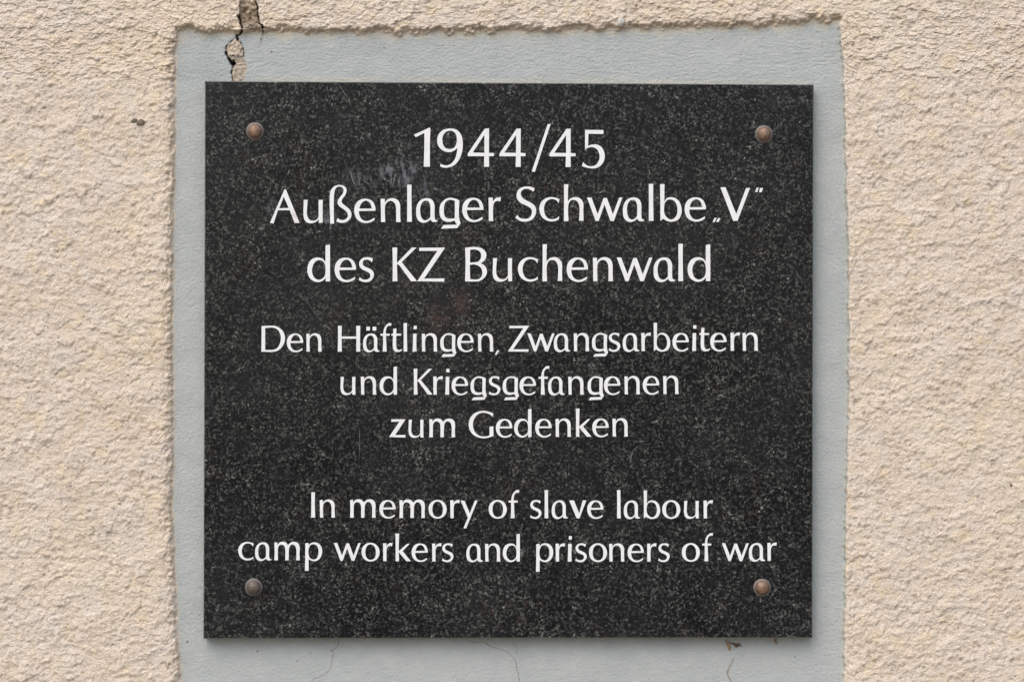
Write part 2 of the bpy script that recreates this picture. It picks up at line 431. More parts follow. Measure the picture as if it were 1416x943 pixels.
cracks = [
    ([(330.4, 24, 1.6), (333, 34.4, 2.6), (336, 38.2, 2.0), (335.5, 43.3, 2.2), (331, 47.7, 2.6), (328, 51, 4.6), (328.7, 54.7, 3.4), (330.5, 57, 1.0)], 16),
    ([(328, 51, 1.8), (323, 54.5, 1.1), (318.4, 58.5, 1.5), (315, 61, .9), (312.6, 64.9, 1.3), (311.8, 72.5, 1.7)], 4.5, 0.6),
    ([(311.8, 72.5, 1.6), (314.8, 78.9, 3.0), (319, 85.3, 3.2), (320.7, 92, 1.8)], 14, 0.9),
    ([(320.7, 92, 1.6), (321.4, 97, 1.0), (320.3, 101, 1.3), (321.2, 106, .8), (320.2, 116, 1.0)], 6, 0.75),
    ([(331, 56, 0.5), (335.5, 63.6, 0.9), (337, 72.5, 1.2), (336.2, 78.5, 1.1), (327, 77.6, 0.5), (317, 77.6, 1.2)], 3.0, 0.65),
    ([(322.0, 84.5, 4.2), (322.6, 87.5, 6.0), (321.6, 91.5, 3.2)], 16),
    ([(352, -240, .8), (353.4, -60, 0.9), (353.6, 0, 1.3), (356.5, 12.7, 2.4), (358.4, 25.5, 2.6), (359.2, 33, 1.8), (364, 38, 2.6), (363.8, 44, 1.6), (363.3, 48, 0.9)], 11),
    ([(363.3, 48, 0.6), (362.5, 53, 0.5), (360, 60, 0.3)], 1.5),
]
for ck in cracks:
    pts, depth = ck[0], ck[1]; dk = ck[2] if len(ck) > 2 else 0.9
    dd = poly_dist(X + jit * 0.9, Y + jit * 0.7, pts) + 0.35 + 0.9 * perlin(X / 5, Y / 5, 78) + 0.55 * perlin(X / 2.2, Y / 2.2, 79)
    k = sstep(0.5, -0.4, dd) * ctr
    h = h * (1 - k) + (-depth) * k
    dirt_shade = np.maximum(dirt_shade, k * dk)
    dirt_shade = np.maximum(dirt_shade, sstep(2.6, 0.2, dd) * 0.28 * ctr)
# warm stain where the paint thins along the shoulder and above the slab
warm = np.maximum(sstep(-2.5 - 6 * near_top, 0, dist + rag * 1.2) * (0.35 + 0.5 * near_top), sstep(20, 2, np.hypot(X - 249, Y - 48)) * 0.7)
line = 112 + (X - 283) * 5 / 842
warm = np.maximum(warm, sstep(9, 1.5, line - Y) * (line > Y) * sstep(330, 380, X) * (0.55 + 0.5 * perlin(X / 60, Y / 9, 81)) * (X < 1120))
warm = np.clip(warm, 0, 1)
# uneven darkening along the shoulder of the top edge
dirt_shade = np.maximum(dirt_shade, np.clip(sh * near_top * (0.02 + 0.22 * perlin(X / 25, Y / 9, 82)), 0, 0.5))
mort = np.maximum(mort, np.clip(near_top * sstep(0.9, 0.3, prof) * rend * 0.5, 0, 1))

ny, nx = X.shape
idx = np.arange(ny * nx).reshape(ny, nx)
V = np.stack([(X - CX) * S, -h * 0.001, ZC + (CY - Y) * S], -1).reshape(-1, 3)
quads = np.stack([idx[1:, :-1], idx[1:, 1:], idx[:-1, 1:], idx[:-1, :-1]], -1).reshape(-1, 4)
dq = (dist + rag)[:-1, :-1].reshape(-1)
is_panel = dq < 1.5

def relief(name, sel, mat, parent):
    q = quads[sel]
    used, inv = np.unique(q, return_inverse=True)
    me = bpy.data.meshes.new(name)
    me.vertices.add(len(used)); me.vertices.foreach_set('co', V[used].astype(np.float32).ravel())
    me.loops.add(q.size); me.loops.foreach_set('vertex_index', inv.reshape(-1).astype(np.int32))
    me.polygons.add(len(q)); me.polygons.foreach_set('loop_start', np.arange(0, q.size, 4, dtype=np.int32))
    me.polygons.foreach_set('use_smooth', np.ones(len(q), bool))
    for nm, a in (('pit', pit), ('dirt_shade', dirt_shade), ('mortar', mort), ('warm', warm)):
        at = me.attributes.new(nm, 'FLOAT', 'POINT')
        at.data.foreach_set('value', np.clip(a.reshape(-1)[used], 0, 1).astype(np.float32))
    me.update(calc_edges=True); me.validate()
    me.materials.append(mat)
    o = bpy.data.objects.new(name, me); C.objects.link(o); o.parent = parent
    return o

wall = empty('plaster_wall')
tag(wall, 'beige roughcast wall with a recessed grey painted field and a crack above the plaque', 'wall')
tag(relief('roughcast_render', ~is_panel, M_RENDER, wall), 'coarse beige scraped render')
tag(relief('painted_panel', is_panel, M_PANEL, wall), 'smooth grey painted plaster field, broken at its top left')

def box(name, x0, x1, y0, y1, z0, z1, mat, parent):
    v = [(x, y, z) for x in (x0, x1) for y in (y0, y1) for z in (z0, z1)]
    f = [(0, 1, 3, 2), (4, 6, 7, 5), (0, 4, 5, 1), (2, 3, 7, 6), (0, 2, 6, 4), (1, 5, 7, 3)]
    return link_mesh(name, v, f, mat, parent)
box('masonry', -1.52, 1.52, 0.022, 0.30, ZC - 1.36, ZC + 1.36, M_CORE, wall)

def blob(name, px, py, rx, ry, rz, y, mat, parent, seed, sub=10):
    rg = random.Random(seed); v = []; f = []
    A, B = 14, sub
    ph_ = [rg.uniform(0, 6.28) for _ in range(4)]
    for i in range(B + 1):
        th = math.pi * i / B
        for j in range(A):
            a = 2 * math.pi * j / A
            w = 1 + 0.12 * math.sin(2 * a + ph_[0]) + 0.08 * math.sin(3 * a + 2 * th + ph_[1]) + 0.06 * math.sin(5 * a + ph_[2])
            v.append((rx * S * w * math.sin(th) * math.cos(a), ry * 0.001 * math.cos(th), rz * S * w * math.sin(th) * math.sin(a)))
    for i in range(B):
        for j in range(A):
            f.append((i * A + j, i * A + (j + 1) % A, (i + 1) * A + (j + 1) % A, (i + 1) * A + j))
    o = link_mesh(name, v, f, mat, parent, True)
    o.location = (wx(px), y, wz(py))
    return o
def surf(px, py):
    i = int(np.clip(np.searchsorted(gx, px), 0, nx - 1)); j = int(np.clip(np.searchsorted(gy, py), 0, ny - 1))
    return -h[j, i] * 0.001
tag(blob('pebble', 187, 168, 4.6, 1.6, 3.8, surf(187, 168) + 0.0002, M_PEBBLE_D, wall, 1), 'dark brown pebble in the render')
tag(blob('pebble', 196, 170.5, 5.6, 1.6, 4.2, surf(196, 170) + 0.0002, M_PEBBLE_D, wall, 2), 'dark brown pebble in the render')
tag(blob('pebble', 858, 32, 5.5, 3.0, 7.5, surf(858, 33) + 0.0005, M_PEBBLE_L, wall, 3), 'pale glassy pebble in the top edge')
tag(blob('pebble', 136, 83, 3.4, 1.6, 3.2, surf(136, 83) + 0.0003, M_PEBBLE_L, wall, 4), 'white lime grain in the render')
tag(blob('pebble', 1396, 670, 2.2, 1.2, 2.6, surf(1396, 670), M_PEBBLE_D, wall, 5), 'small dark pebble in the render')
for k, (px, py, r) in enumerate([(375.5, 72, 1.3), (259, 887, 1.5), (356, 900, 1.2), (458.5, 899, 1.4), (411, 913, 1.0), (429, 902, .9), (628, 63, .9), (531, 66, .9), (1099, 907, .8), (610, 92, .8), (985, 55, 1.0), (1024, 76, .9)]):
    blob('grit', px, py, r, 0.5, r, surf(px, py), M_PEBBLE_D, wall, 20 + k, 5)

def ribbon(name, pts, mat, parent, lift, seed, thick=0.0):
    """thin crooked strand following the surface; round in section when thick > 0"""
    rg = random.Random(seed); P = []
    for (a, b) in zip(pts[:-1], pts[1:]):
        n = max(2, int(math.hypot(b[0] - a[0], b[1] - a[1]) / 2.0))
        for i in range(n):
            t = i / n
            P.append((a[0] + (b[0] - a[0]) * t + rg.uniform(-.35, .35), a[1] + (b[1] - a[1]) * t + rg.uniform(-.3, .3), (a[2] + (b[2] - a[2]) * t) * rg.uniform(.6, 1.3)))
    P.append(pts[-1])
    v = []; f = []
    sec = 6
    for i, (px, py, w) in enumerate(P):
        q0 = P[max(0, i - 1)]; q1 = P[min(len(P) - 1, i + 1)]
        dx, dy = q1[0] - q0[0], q1[1] - q0[1]; L = math.hypot(dx, dy) or 1
        nxn, nyn = -dy / L, dx / L
        ys = surf(px, py) - lift
        for k in range(sec):
            a = 2 * math.pi * k / sec
            o1 = math.cos(a) * w / 2; o2 = math.sin(a) * (thick if thick else 0.00012)
            v.append(((px + nxn * o1 - CX) * S, ys - o2, ZC + (CY - py - nyn * o1) * S))
    for i in range(len(P) - 1):
        for k in range(sec):
            f.append((i * sec + k, i * sec + (k + 1) % sec, (i + 1) * sec + (k + 1) % sec, (i + 1) * sec + k))
    return link_mesh(name, v, f, mat, parent)
hc = 'hairline_crack'
ribbon(hc, [(468.6, 880, 1.2), (468.4, 888, 1.2), (467.3, 891.6, 1.1), (461.8, 898.4, 1.0), (459.5, 907.5, 1.0), (458.4, 918.8, .9), (456, 925.5, .9), (447, 933.4, .8), (433.6, 938, .7), (430.8, 942.5, .9), (429, 955, .8), (421, 980, .4)], M_HAIR, wall, 0.00002, 1)
ribbon(hc, [(646, 884, .5), (655, 887.6, .9), (668.6, 887.2, 1.0), (680, 893.9, 1.0), (693.4, 897.3, .5), (701.4, 900.7, .9), (712.7, 912, 1.0), (716, 928, 1.1), (718.3, 942.5, 1.1), (721, 960, 1.0), (719, 990, .5)], M_HAIR, wall, 0.00002, 2)
ribbon(hc, [(709, 884, .4), (714, 895, .6), (714.5, 903, .4)], M_HAIR, wall, 0.00002, 3)
ribbon(hc, [(362, 48, .7), (363, 54, .6), (361, 60, .4), (358, 65, .2)], M_HAIR, wall, 0.00002, 4)

# ------------------------------------------------------------------ unseen ground in front of the wall, added for warm bounce light
def mat_ground():
    t = NT('warm_bounce_ground')
    c = t.mix(t.ramp(t.noise(1.2, 4, 0.6), [(0.35, 0.0), (0.65, 1.0)]), (0.22, 0.185, 0.145), (0.28, 0.24, 0.19))
    c = t.mix(t.ramp(t.noise(60, 3, 0.6), [(0.4, 0.4), (0.6, 0.0)]), c, (0.17, 0.145, 0.12))
    return t.set(c, 0.9, t.bump(t.noise(80, 4), 0.003, 0.6))
gm = mat_ground()
g = link_mesh('ground', [(-60, -60, 0), (60, -60, 0), (60, 0.3, 0), (-60, 0.3, 0)], [(0, 1, 2, 3)], gm)
tag(g, kind='structure')

# ------------------------------------------------------------------ the granite slab
T = 0.015            # face of the slab stands this far off the wall
plq = empty('memorial_plaque', (0, 0, 0))
tag(plq, 'black speckled granite memorial plaque with white German and English lettering and four bronze rivets', 'plaque')

def slab():
    corners = [(283.2, 112.3), (1125.2, 117.0), (1123.6, 881.6), (281.0, 882.6)]
    cxm, cym = 703, 498
    rings = []
    n = 260
    def ring(inset, y, depth):
        pts = []
        cs = [(x + (inset if x < cxm else -inset), yy + (inset if yy < cym else -inset)) for x, yy in corners]
        for a in range(4):
            x0, y0 = cs[a]; x1, y1 = cs[(a + 1) % 4]
            for i in range(n):
                t = i / n
                # rounded arrises at the corners
                x = x0 + (x1 - x0) * t; yy = y0 + (y1 - y0) * t
                pts.append((wx(x, depth), y, wz(yy, depth)))
        return pts
    rg = random.Random(5)
    r0 = ring(0.0, 0.0018, T); r1 = ring(0.0, -T + 0.0010, T); r2 = ring(0.45, -T + 0.0003, T); r3 = ring(1.25, -T, T)
    v = r0 + r1 + r2 + r3
    m = 4 * n
    f = []
    for k in range(3):
        for i in range(m):
            j = (i + 1) % m
            f.append((k * m + i, k * m + j, (k + 1) * m + j, (k + 1) * m + i))
    f.append(tuple(range(3 * m, 4 * m)))
    # nicks in the sawn arris
    k0 = 2 * m
    i = 0
    for i in range(m):
        x, y, z = v[k0 + i]; ci, cj = -x, (ZC - 0.0185) - z
        L_ = math.hypot(ci, cj)
        j_ = abs(math.sin(i * 12.9898) * 43758.5453) % 1
        nick = 0.00035 * max(0.0, math.sin(i * 0.37 + 3 * math.sin(i * 0.051)) - 0.4) + (0.0007 if j_ > 0.985 else 0.0) + 0.00012 * j_
        v[k0 + i] = (x + ci / L_ * nick, y, z + cj / L_ * nick)
        x, y, z = v[k0 + m + i]
        v[k0 + m + i] = (x + ci / L_ * nick, y, z + cj / L_ * nick)
    o = link_mesh('granite_slab', v, f, M_GRANITE, plq)
    at = o.data.attributes.new('arris', 'FLOAT', 'POINT')
    at.data.foreach_set('value', [0.0] * m + [0.7] * m + [1.0] * m + [0.0] * m)
    return o
slab()

# ------------------------------------------------------------------ rivets
def rivet(px, py, dents, tarnish, label):
    prof_ = [(0.0, 6.2), (2.2, 5.95), (4.0, 5.2), (5.4, 4.1), (6.4, 2.8), (6.9, 1.6), (7.1, 0.9), (8.1, 0.85), (8.5, 0.55), (8.5, 0.0), (3.0, -0.2)]
    v = [(0, -prof_[0][1] * .001, 0)]; pat = [0.0]; f = []; A = 48
    rg = random.Random(dents)
    for (r, y) in prof_[1:]:
        for j in range(A):
            a = 2 * math.pi * j / A
            rr = r * (1 + 0.012 * math.sin(3 * a + dents))
            v.append((rr * .001 * math.cos(a), -(y + rg.uniform(-.03, .03)) * .001, rr * .001 * math.sin(a)))
            pat.append(0.85 if r > 7.0 else (0.35 if r > 6.3 else 0.0))
    for j in range(A): f.append((0, 1 + j, 1 + (j + 1) % A))
    for i in range(len(prof_) - 2):
        for j in range(A):
            a = 1 + i * A + j; b = 1 + i * A + (j + 1) % A
            f.append((a, a + A, b + A, b))
    o = link_mesh('rivet', v, f, M_BRONZE, plq, True)
    at = o.data.attributes.new('patina', 'FLOAT', 'POINT')
    at.data.foreach_set('value', [p for p in pat])
    o.location = (wx(px, T), -T, wz(py, T))
    o.rotation_euler = (0, rg.uniform(0, 6.28), 0)
    at = o.data.attributes.new('tarnish', 'FLOAT', 'POINT'); at.data.foreach_set('value', [tarnish] * len(pat))
    tag(o, label)
    return o
rivet(352.5, 181.7, 1, 0.12, 'round bronze rivet with a pale pitted top')
rivet(1056.2, 185.8, 2, 0.15, 'round brown bronze rivet')
rivet(350.8, 811.6, 3, 0.80, 'round dark tarnished rivet')
rivet(1053.8, 812.0, 4, 0.12, 'round reddish bronze rivet')

# ------------------------------------------------------------------ letter forms
# outline points x,y (y down) on a drawing sheet; '*' marks a corner; sheets: (left, baseline, units per wall unit, x-height)
G = {}
def glyph(ch, left, base, sc, xh, outs, holes=()):
    def parse(s):
        r = []
        for w in s.split():
            c = w.endswith('*'); x, y = w.rstrip('*').split(',')
            r.append(((float(x) - left) / sc, (base - float(y)) / sc, c))
        return r
    G[ch] = ([parse(o) for o in outs], [parse(o) for o in holes], xh)
glyph('1', 78, 662, 10.892, 32, ["78,180* 200,128 316,72* 328,90* 322,250 320,450 320,662* 228,662* 236,400 238,155* 108,218*"])
glyph('9', 430, 662, 10.892, 32, ["478,618* 520,635 560,642 610,632 660,597 700,540 722,470 738,375* 700,410 650,436 600,442 540,430 480,390 442,335 430,275 438,210 470,150 530,105 620,88 700,97 760,137 800,205 815,290 813,380 798,465 760,555 700,628 630,665 560,677 510,672 478,658*"],
      ["612,120 560,140 525,180 508,235 512,300 530,350 565,385 620,395 670,385 705,350 722,300 726,240 715,180 685,140 650,122"])
glyph('4', 892, 662, 10.892, 32, ["892,462* 1148,88* 1212,86* 1210,452* 1286,455* 1284,500* 1210,502* 1212,662* 1135,662* 1140,502* 892,502*"], ["1142,180* 965,448* 1142,452*"])
glyph('/', 120, 782, 11.787, 32, ["380,85* 430,82* 172,862* 120,858*"])
glyph('5', 937, 785, 11.787, 32, ["990,178* 1292,182* 1288,246* 1045,242* 1040,440* 1100,420 1170,416 1240,445 1290,510 1312,600 1295,690 1240,765 1170,800 1090,806 1010,792 937,768* 960,702* 990,735 1040,765 1100,770 1170,745 1210,690 1228,620 1215,550 1180,490 1120,462 1060,464 990,490*"])
glyph('A', 35, 693, 11.8, 32, ["38,690* 165,400* 276,144* 286,138* 298,144* 522,690* 442,692* 362,484* 168,484* 98,700*"], ["264,262* 190,452* 345,446*"])
glyph('u', 585, 690, 11.8, 32, ["590,316* 656,316* 646,420 642,540 660,610 700,648 750,658 800,640 832,598* 833,316* 900,316* 897,500 900,690* 838,690* 835,634* 790,675 720,698 660,692 610,655 588,590 585,500 589,400"])
glyph('ß', 1015, 693, 11.8, 32, ["1024,712* 1016,500 1014,300 1022,205 1058,132 1110,92 1170,82 1240,95 1280,130 1290,175 1270,240 1230,295 1210,335 1214,370 1260,415 1330,470 1368,540 1360,610 1310,670 1240,697 1180,695 1122,675* 1145,622* 1190,650 1250,650 1295,620 1312,575 1290,520 1240,475 1175,430 1143,380 1150,330 1190,270 1230,215 1240,160 1215,120 1170,108 1130,120 1100,160 1085,240 1080,400 1085,712*"])
glyph('e', 58, 675, 11.8, 32, ["402,488* 132,492* 142,560 175,620 230,652 290,650 345,625 390,600* 388,638* 330,672 250,688 170,672 100,620 65,545 58,470 75,390 120,330 180,298 240,292 310,305 360,340 390,395 404,450"], ["140,452* 345,452* 330,390 300,345 250,322 200,340 160,390"])
glyph('n', 485, 675, 11.8, 32, ["487,297* 556,297* 556,357* 600,308 660,287 720,292 775,325 803,385 808,460 807,560 815,675* 740,675* 742,560 740,450 725,385 690,342 650,330 605,345 568,390 558,450 558,560 563,675* 495,675* 492,480"])
glyph('l', 920, 675, 11.8, 32, ["920,72* 992,70* 991,220 992,370 998,675* 920,675* 922,370 921,220"])
glyph('a', 5, 633, 11.328, 32, ["345,615* 330,632 280,638 248,625 232,598* 180,635 120,650 60,630 20,580 5,490 15,390 50,320 105,278 175,265 230,275 270,310 293,370 295,450 295,540 305,600"],
      ["228,560* 195,595 150,612 115,600 85,560 70,490 70,420 85,360 115,318 155,303 190,310 215,340 228,390 230,470"])
glyph('g', 372, 633, 11.328, 32, ["682,305* 678,400 675,480 677,560 688,620 703,655* 650,735* 395,745* 432,688* 652,682* 625,655 610,618* 560,632 500,638 440,622 395,580 375,520 372,440 385,370 430,310 480,275 540,260 600,270 655,288"],
      ["612,310* 560,295 510,298 470,325 445,380 440,450 445,520 470,570 520,588 570,588 610,582*"])
glyph('r', 1140, 633, 11.328, 32, ["1140,265* 1208,265* 1207,327* 1240,285 1280,262 1335,258* 1325,325* 1280,317 1240,332 1217,375 1210,450 1212,633* 1145,633* 1143,450"])
glyph('S', 90, 655, 11.8, 32, ["405,122* 385,178* 345,150 290,130 225,138 185,175 180,230 215,285 280,325 350,360 410,415 430,480 415,560 370,625 310,655 230,665 160,650 90,600* 122,555* 160,600 220,618 290,615 340,580 360,520 355,470 320,430 250,395 170,355 125,300 110,240 125,170 170,120 230,98 300,92 355,100"])
glyph('c', 482, 655, 11.8, 32, ["812,300* 795,365* 765,322 720,300 670,298 610,325 570,385 557,460 572,540 610,600 670,625 730,620 770,605 805,575* 802,625* 750,650 680,662 600,645 530,595 492,520 482,440 505,360 560,300 630,270 690,265 760,280"])
glyph('h', 882, 657, 11.8, 32, ["885,60* 955,58* 948,200 948,335* 990,292 1060,268 1130,280 1180,325 1200,385 1200,480 1203,653* 1128,653* 1135,560 1138,440 1120,370 1085,325 1040,312 990,328 960,380 950,460 958,658* 882,660* 885,360"])
glyph('w', 20, 655, 11.8, 32, ["20,272* 92,272* 195,545* 290,280* 345,280* 442,545* 545,275* 598,272* 458,655* 402,655* 305,385* 210,655* 162,655*"])
glyph('b', 1210, 657, 11.8, 32, ["1213,58* 1285,58* 1283,200 1283,340* 1325,287 1385,270 1473,292 1537,362 1565,467 1555,560 1508,636 1403,670 1330,660 1265,622* 1218,658* 1217,350"],
      ["1385,306 1450,338 1488,408 1497,490 1479,572 1426,626 1380,633 1330,605 1290,555 1277,490 1280,420 1292,360 1330,318"])
glyph('V', 770, 563, 10.114, 32, ["770,95* 840,92* 992,468* 1130,105* 1185,102* 1010,563* 950,563*"])
glyph('„', 663, 563, 10.114, 32, ["688,522* 717,522* 690,580* 661,580*", "738,525* 769,525* 743,578* 710,578*"])
glyph('“', 1255, 563, 10.114, 32, ["1280,100* 1307,100* 1287,160* 1253,160*", "1325,104* 1366,104* 1346,163* 1310,163*"])
glyph('d', 60, 638, 11.8, 32, ["355,54* 425,42* 427,300 427,638* 357,638* 355,580* 310,625 240,650 170,638 105,590 68,520 60,440 75,360 120,290 190,255 260,255 310,275 352,325*"],
      ["255,293 200,310 160,360 137,430 140,510 170,575 230,612 290,600 335,560 352,500 352,400 335,340 300,303"])
glyph('s', 897, 638, 11.8, 32, ["1128,268* 1112,330* 1080,300 1030,285 985,295 962,335 970,375 1010,405 1070,430 1125,470 1145,530 1125,590 1080,635 1010,652 950,640 897,618* 915,568* 950,600 1010,612 1060,595 1087,555 1075,510 1030,480 965,450 920,410 903,355 920,300 970,258 1030,248 1085,252"])
glyph('K', 112, 783, 14.51, 32, ["112,112* 207,110* 201,400 212,780* 115,785* 118,450", "195,425* 500,112* 592,110* 295,402* 602,780* 482,782* 250,462* 195,432*"])
glyph('Z', 608, 783, 14.51, 32, ["648,115* 1165,112* 745,728* 1150,725* 1145,790* 608,782* 1012,175* 648,178*"])
glyph('B', 118, 785, 14.51, 32, ["118,118* 230,104 330,103 430,120 500,165 540,230 535,310 495,380 430,428* 500,465 545,530 555,600 530,680 470,745 390,785 300,790 118,788* 128,450"],
      ["220,158* 300,150 370,165 420,205 438,260 425,340 380,390 320,406 215,412*", "212,462* 300,450 380,475 440,530 462,600 450,680 400,735 320,750 220,742*"])
glyph('D', 90, 582, 14.16, 24.5, ["95,85* 250,78 360,82 450,125 520,200 550,300 540,400 500,480 430,550 340,582 90,584* 95,300"], ["165,122* 290,112 370,130 430,180 465,260 470,340 450,430 410,500 340,542 165,550*"])
glyph('H', 92, 535, 12.87, 24.5, ["95,78* 163,78* 160,300 165,535* 92,538* 97,300", "418,80* 490,78* 487,300 490,535* 420,538* 422,300", "150,268* 432,268* 432,306* 150,306*"])
glyph('dots', 540, 530, 12.87, 24.5, ["600,92* 662,90* 660,158* 600,158*", "710,90* 775,92* 773,158* 708,157*"])
glyph('f', 850, 535, 12.87, 24.5, ["1045,32* 1040,80* 995,78 962,110 947,165 945,217* 1018,220* 1012,255* 950,255* 955,400 962,535* 892,535* 898,400 898,255* 855,255* 850,222* 900,218* 915,130 950,70 1000,32"])
glyph('t', 1045, 535, 12.87, 24.5, ["1082,130* 1135,125* 1132,218* 1222,220* 1215,252* 1132,255* 1130,400 1138,470 1165,505 1200,502 1238,490* 1225,520 1180,540 1120,538 1080,500 1070,440 1070,340 1075,255* 1045,252* 1045,222* 1075,218*"])
glyph('i', 590, 485, 11.8, 24.2, ["598,198* 655,200* 651,340 653,485* 590,485* 596,340", "612,70* 660,75* 655,130* 605,125*"])
glyph('p', 72, 485, 11.8, 24.2, ["78,203* 132,200* 133,238* 170,200 225,188 290,205 335,255 352,330 342,400 305,460 250,492 190,490 132,462* 132,650* 72,650* 77,400"],
      ["205,218 165,232 137,280 128,350 140,420 170,455 215,467 260,450 285,400 293,340 283,275 250,232"])
glyph('o', 938, 485, 11.8, 24.2, ["1083,188 1150,205 1205,255 1230,330 1220,400 1180,460 1120,488 1070,492 1010,475 955,420 938,350 945,280 985,225 1030,198"], ["1083,215 1130,235 1160,280 1170,340 1165,400 1135,450 1085,467 1035,450 1005,400 998,335 1010,270 1040,230"])
glyph('G', 115, 552, 14.16, 24.5, ["592,90* 578,158* 540,120 480,90 400,78 320,95 250,150 205,240 198,320 215,410 260,480 330,525 400,538 460,535 520,515* 520,345* 595,342* 597,528* 540,548 460,568 380,572 290,550 200,500 140,420 115,320 130,220 180,130 260,70 360,43 440,43 520,62"])
glyph('z', 42, 540, 13.486, 24.7, ["82,202* 348,200* 155,495* 348,490* 345,540* 42,530* 235,240* 82,248*"])
glyph('m', 788, 537, 13.486, 24.7, ["790,200* 848,198* 850,247* 890,200 945,185 1010,200 1050,247* 1095,205 1150,187 1210,195 1255,235 1272,300 1268,400 1272,535* 1205,535* 1210,400 1205,320 1185,265 1145,238 1105,245 1075,290 1065,370 1062,535* 998,535* 1000,400 995,310 975,260 935,240 890,250 864,290 858,380 858,535* 790,535* 796,380"])
glyph('k', 400, 497, 12.87, 24.7, ["402,-3* 468,-3* 462,250 466,497* 405,497* 406,250", "458,318* 615,182* 660,180* 532,315* 680,495* 600,497* 458,328*"])
glyph('y', 522, 582, 14.16, 24.2, ["522,240* 598,242* 702,490* 800,240* 853,240* 630,780* 578,780* 665,572*"])
glyph('v', 427, 217, 4.643, 24.2, ["427,103* 458,103* 492,187* 514,103* 537,103* 493,217* 475,217*"])
glyph('I', 74, 221, 4.883, 24.2, ["76,52* 100,50* 99,130 102,220* 74,222* 76,130"])
glyph(',', 1353, 187, 4.046, 24.5, ["1366,180* 1378,180* 1362,206* 1353,206*"])
G['ä'] = ([], [], 24.5)
def scaled(c, k): return [[(x * k, y * k, q) for x, y, q in o] for o in c]
G['ä'] = (scaled(G['a'][0], 24.5 / 32) + G['dots'][0], scaled(G['a'][1], 24.5 / 32), 24.5)

def spline(run, closed):
    n = len(run); out = []
    if n == 2 and not closed: return [run[0]]
    cnt = n if closed else n - 1
    for i in range(cnt):
        p1 = run[i]; p2 = run[(i + 1) % n]
        if closed: p0 = run[i - 1]; p3 = run[(i + 2) % n]
        else:
            p0 = run[i - 1] if i > 0 else (2 * p1[0] - p2[0], 2 * p1[1] - p2[1])
            p3 = run[i + 2] if i + 2 < n else (2 * p2[0] - p1[0], 2 * p2[1] - p1[1])
        # centripetal Catmull-Rom through tangents
        d0 = max(math.dist(p0, p1), 1e-6) ** .5; d1 = max(math.dist(p1, p2), 1e-6) ** .5; d2 = max(math.dist(p2, p3), 1e-6) ** .5
        m1 = [(p1[k] - p0[k]) / d0 - (p2[k] - p0[k]) / (d0 + d1) + (p2[k] - p1[k]) / d1 for k in (0, 1)]
        m2 = [(p2[k] - p1[k]) / d1 - (p3[k] - p1[k]) / (d1 + d2) + (p3[k] - p2[k]) / d2 for k in (0, 1)]
        m1 = [a * d1 for a in m1]; m2 = [a * d1 for a in m2]
        for s in range(4):
            t = s / 4
            a = 2 * t**3 - 3 * t**2 + 1; b = t**3 - 2 * t**2 + t; c = -2 * t**3 + 3 * t**2; e = t**3 - t**2
            out.append(tuple(a * p1[k] + b * m1[k] + c * p2[k] + e * m2[k] for k in (0, 1)))
    return out

def contour(pts):
    cor = [i for i, p in enumerate(pts) if p[2]]
    P = [(p[0], p[1]) for p in pts]
    if not cor: return spline(P, True)
    out = []
    P = P[cor[0]:] + P[:cor[0]]; F = [p[2] for p in pts]; F = F[cor[0]:] + F[:cor[0]]
    P.append(P[0]); F.append(True)
    run = [P[0]]
    for i in range(1, len(P)):
        run.append(P[i])
        if F[i]:
            out += spline(run, False); run = [P[i]]
    return out

def in_poly(x, y, poly):
    r = False; n = len(poly)
    for i in range(n):
        x0, y0 = poly[i]; x1, y1 = poly[(i + 1) % n]
        if (y0 > y) != (y1 > y) and x < (x1 - x0) * (y - y0) / (y1 - y0) + x0: r = not r
    return r

LET_T = 0.00035
glyph_mesh = {}
def letter_mesh(ch):
    if ch in glyph_mesh: return glyph_mesh[ch]
    outs, holes, xh = G[ch]
    A = [contour(o) for o in outs]; B = [contour(o) for o in holes]
    vs = []; es = []
    for c in A + B:
        b = len(vs); vs += [Vector(p) for p in c]; es += [(b + i, b + (i + 1) % len(c)) for i in range(len(c))]
    v2, e2, f2_, *_ = delaunay_2d_cdt(vs, es, [], 0, 1e-5)
    keep = []
    for f in f2_:
        mx = sum(v2[i][0] for i in f) / len(f); my = sum(v2[i][1] for i in f) / len(f)
        if any(in_poly(mx, my, c) for c in A) and not any(in_poly(mx, my, c) for c in B): keep.append(tuple(f))
    # orient, extrude
    faces = []; cnt = {}
    for f in keep:
        a = sum(v2[f[i]][0] * v2[f[(i + 1) % len(f)]][1] - v2[f[(i + 1) % len(f)]][0] * v2[f[i]][1] for i in range(len(f)))
        if a < 0: f = f[::-1]
        faces.append(f)
        for i in range(len(f)): cnt[(f[i], f[(i + 1) % len(f)])] = 1
    n = len(v2)
    # unit here is one wall unit; front face towards -Y
    V_ = [(p[0] * S, -LET_T, p[1] * S) for p in v2] + [(p[0] * S, 0.0001, p[1] * S) for p in v2]
    F_ = list(faces)
    for (a, b) in cnt:
        if (b, a) not in cnt: F_.append((a, a + n, b + n, b))
    me = bpy.data.meshes.new('letter'); me.from_pydata(V_, [], F_); me.update()
    me.materials.append(M_WHITE)
    glyph_mesh[ch] = me
    return me

def line(text, xs, base, xh):
    bx = [b[0] for b in base]; by = [b[1] for b in base]
    for ch, x in zip(text.replace(' ', ''), xs):
        b = float(np.interp(x, bx, by))
        name = 'digit' if ch in '1945' else ('slash' if ch == '/' else ('punctuation_mark' if ch in ',„“' else 'letter'))
        o = bpy.data.objects.new(name, letter_mesh(ch)); C.objects.link(o)
        k = xh / G[ch][2] * (D - T) / D
        o.scale = (k, 1, k)
        o.location = (wx(x, T), -T, wz(b, T))
        o.parent = plq

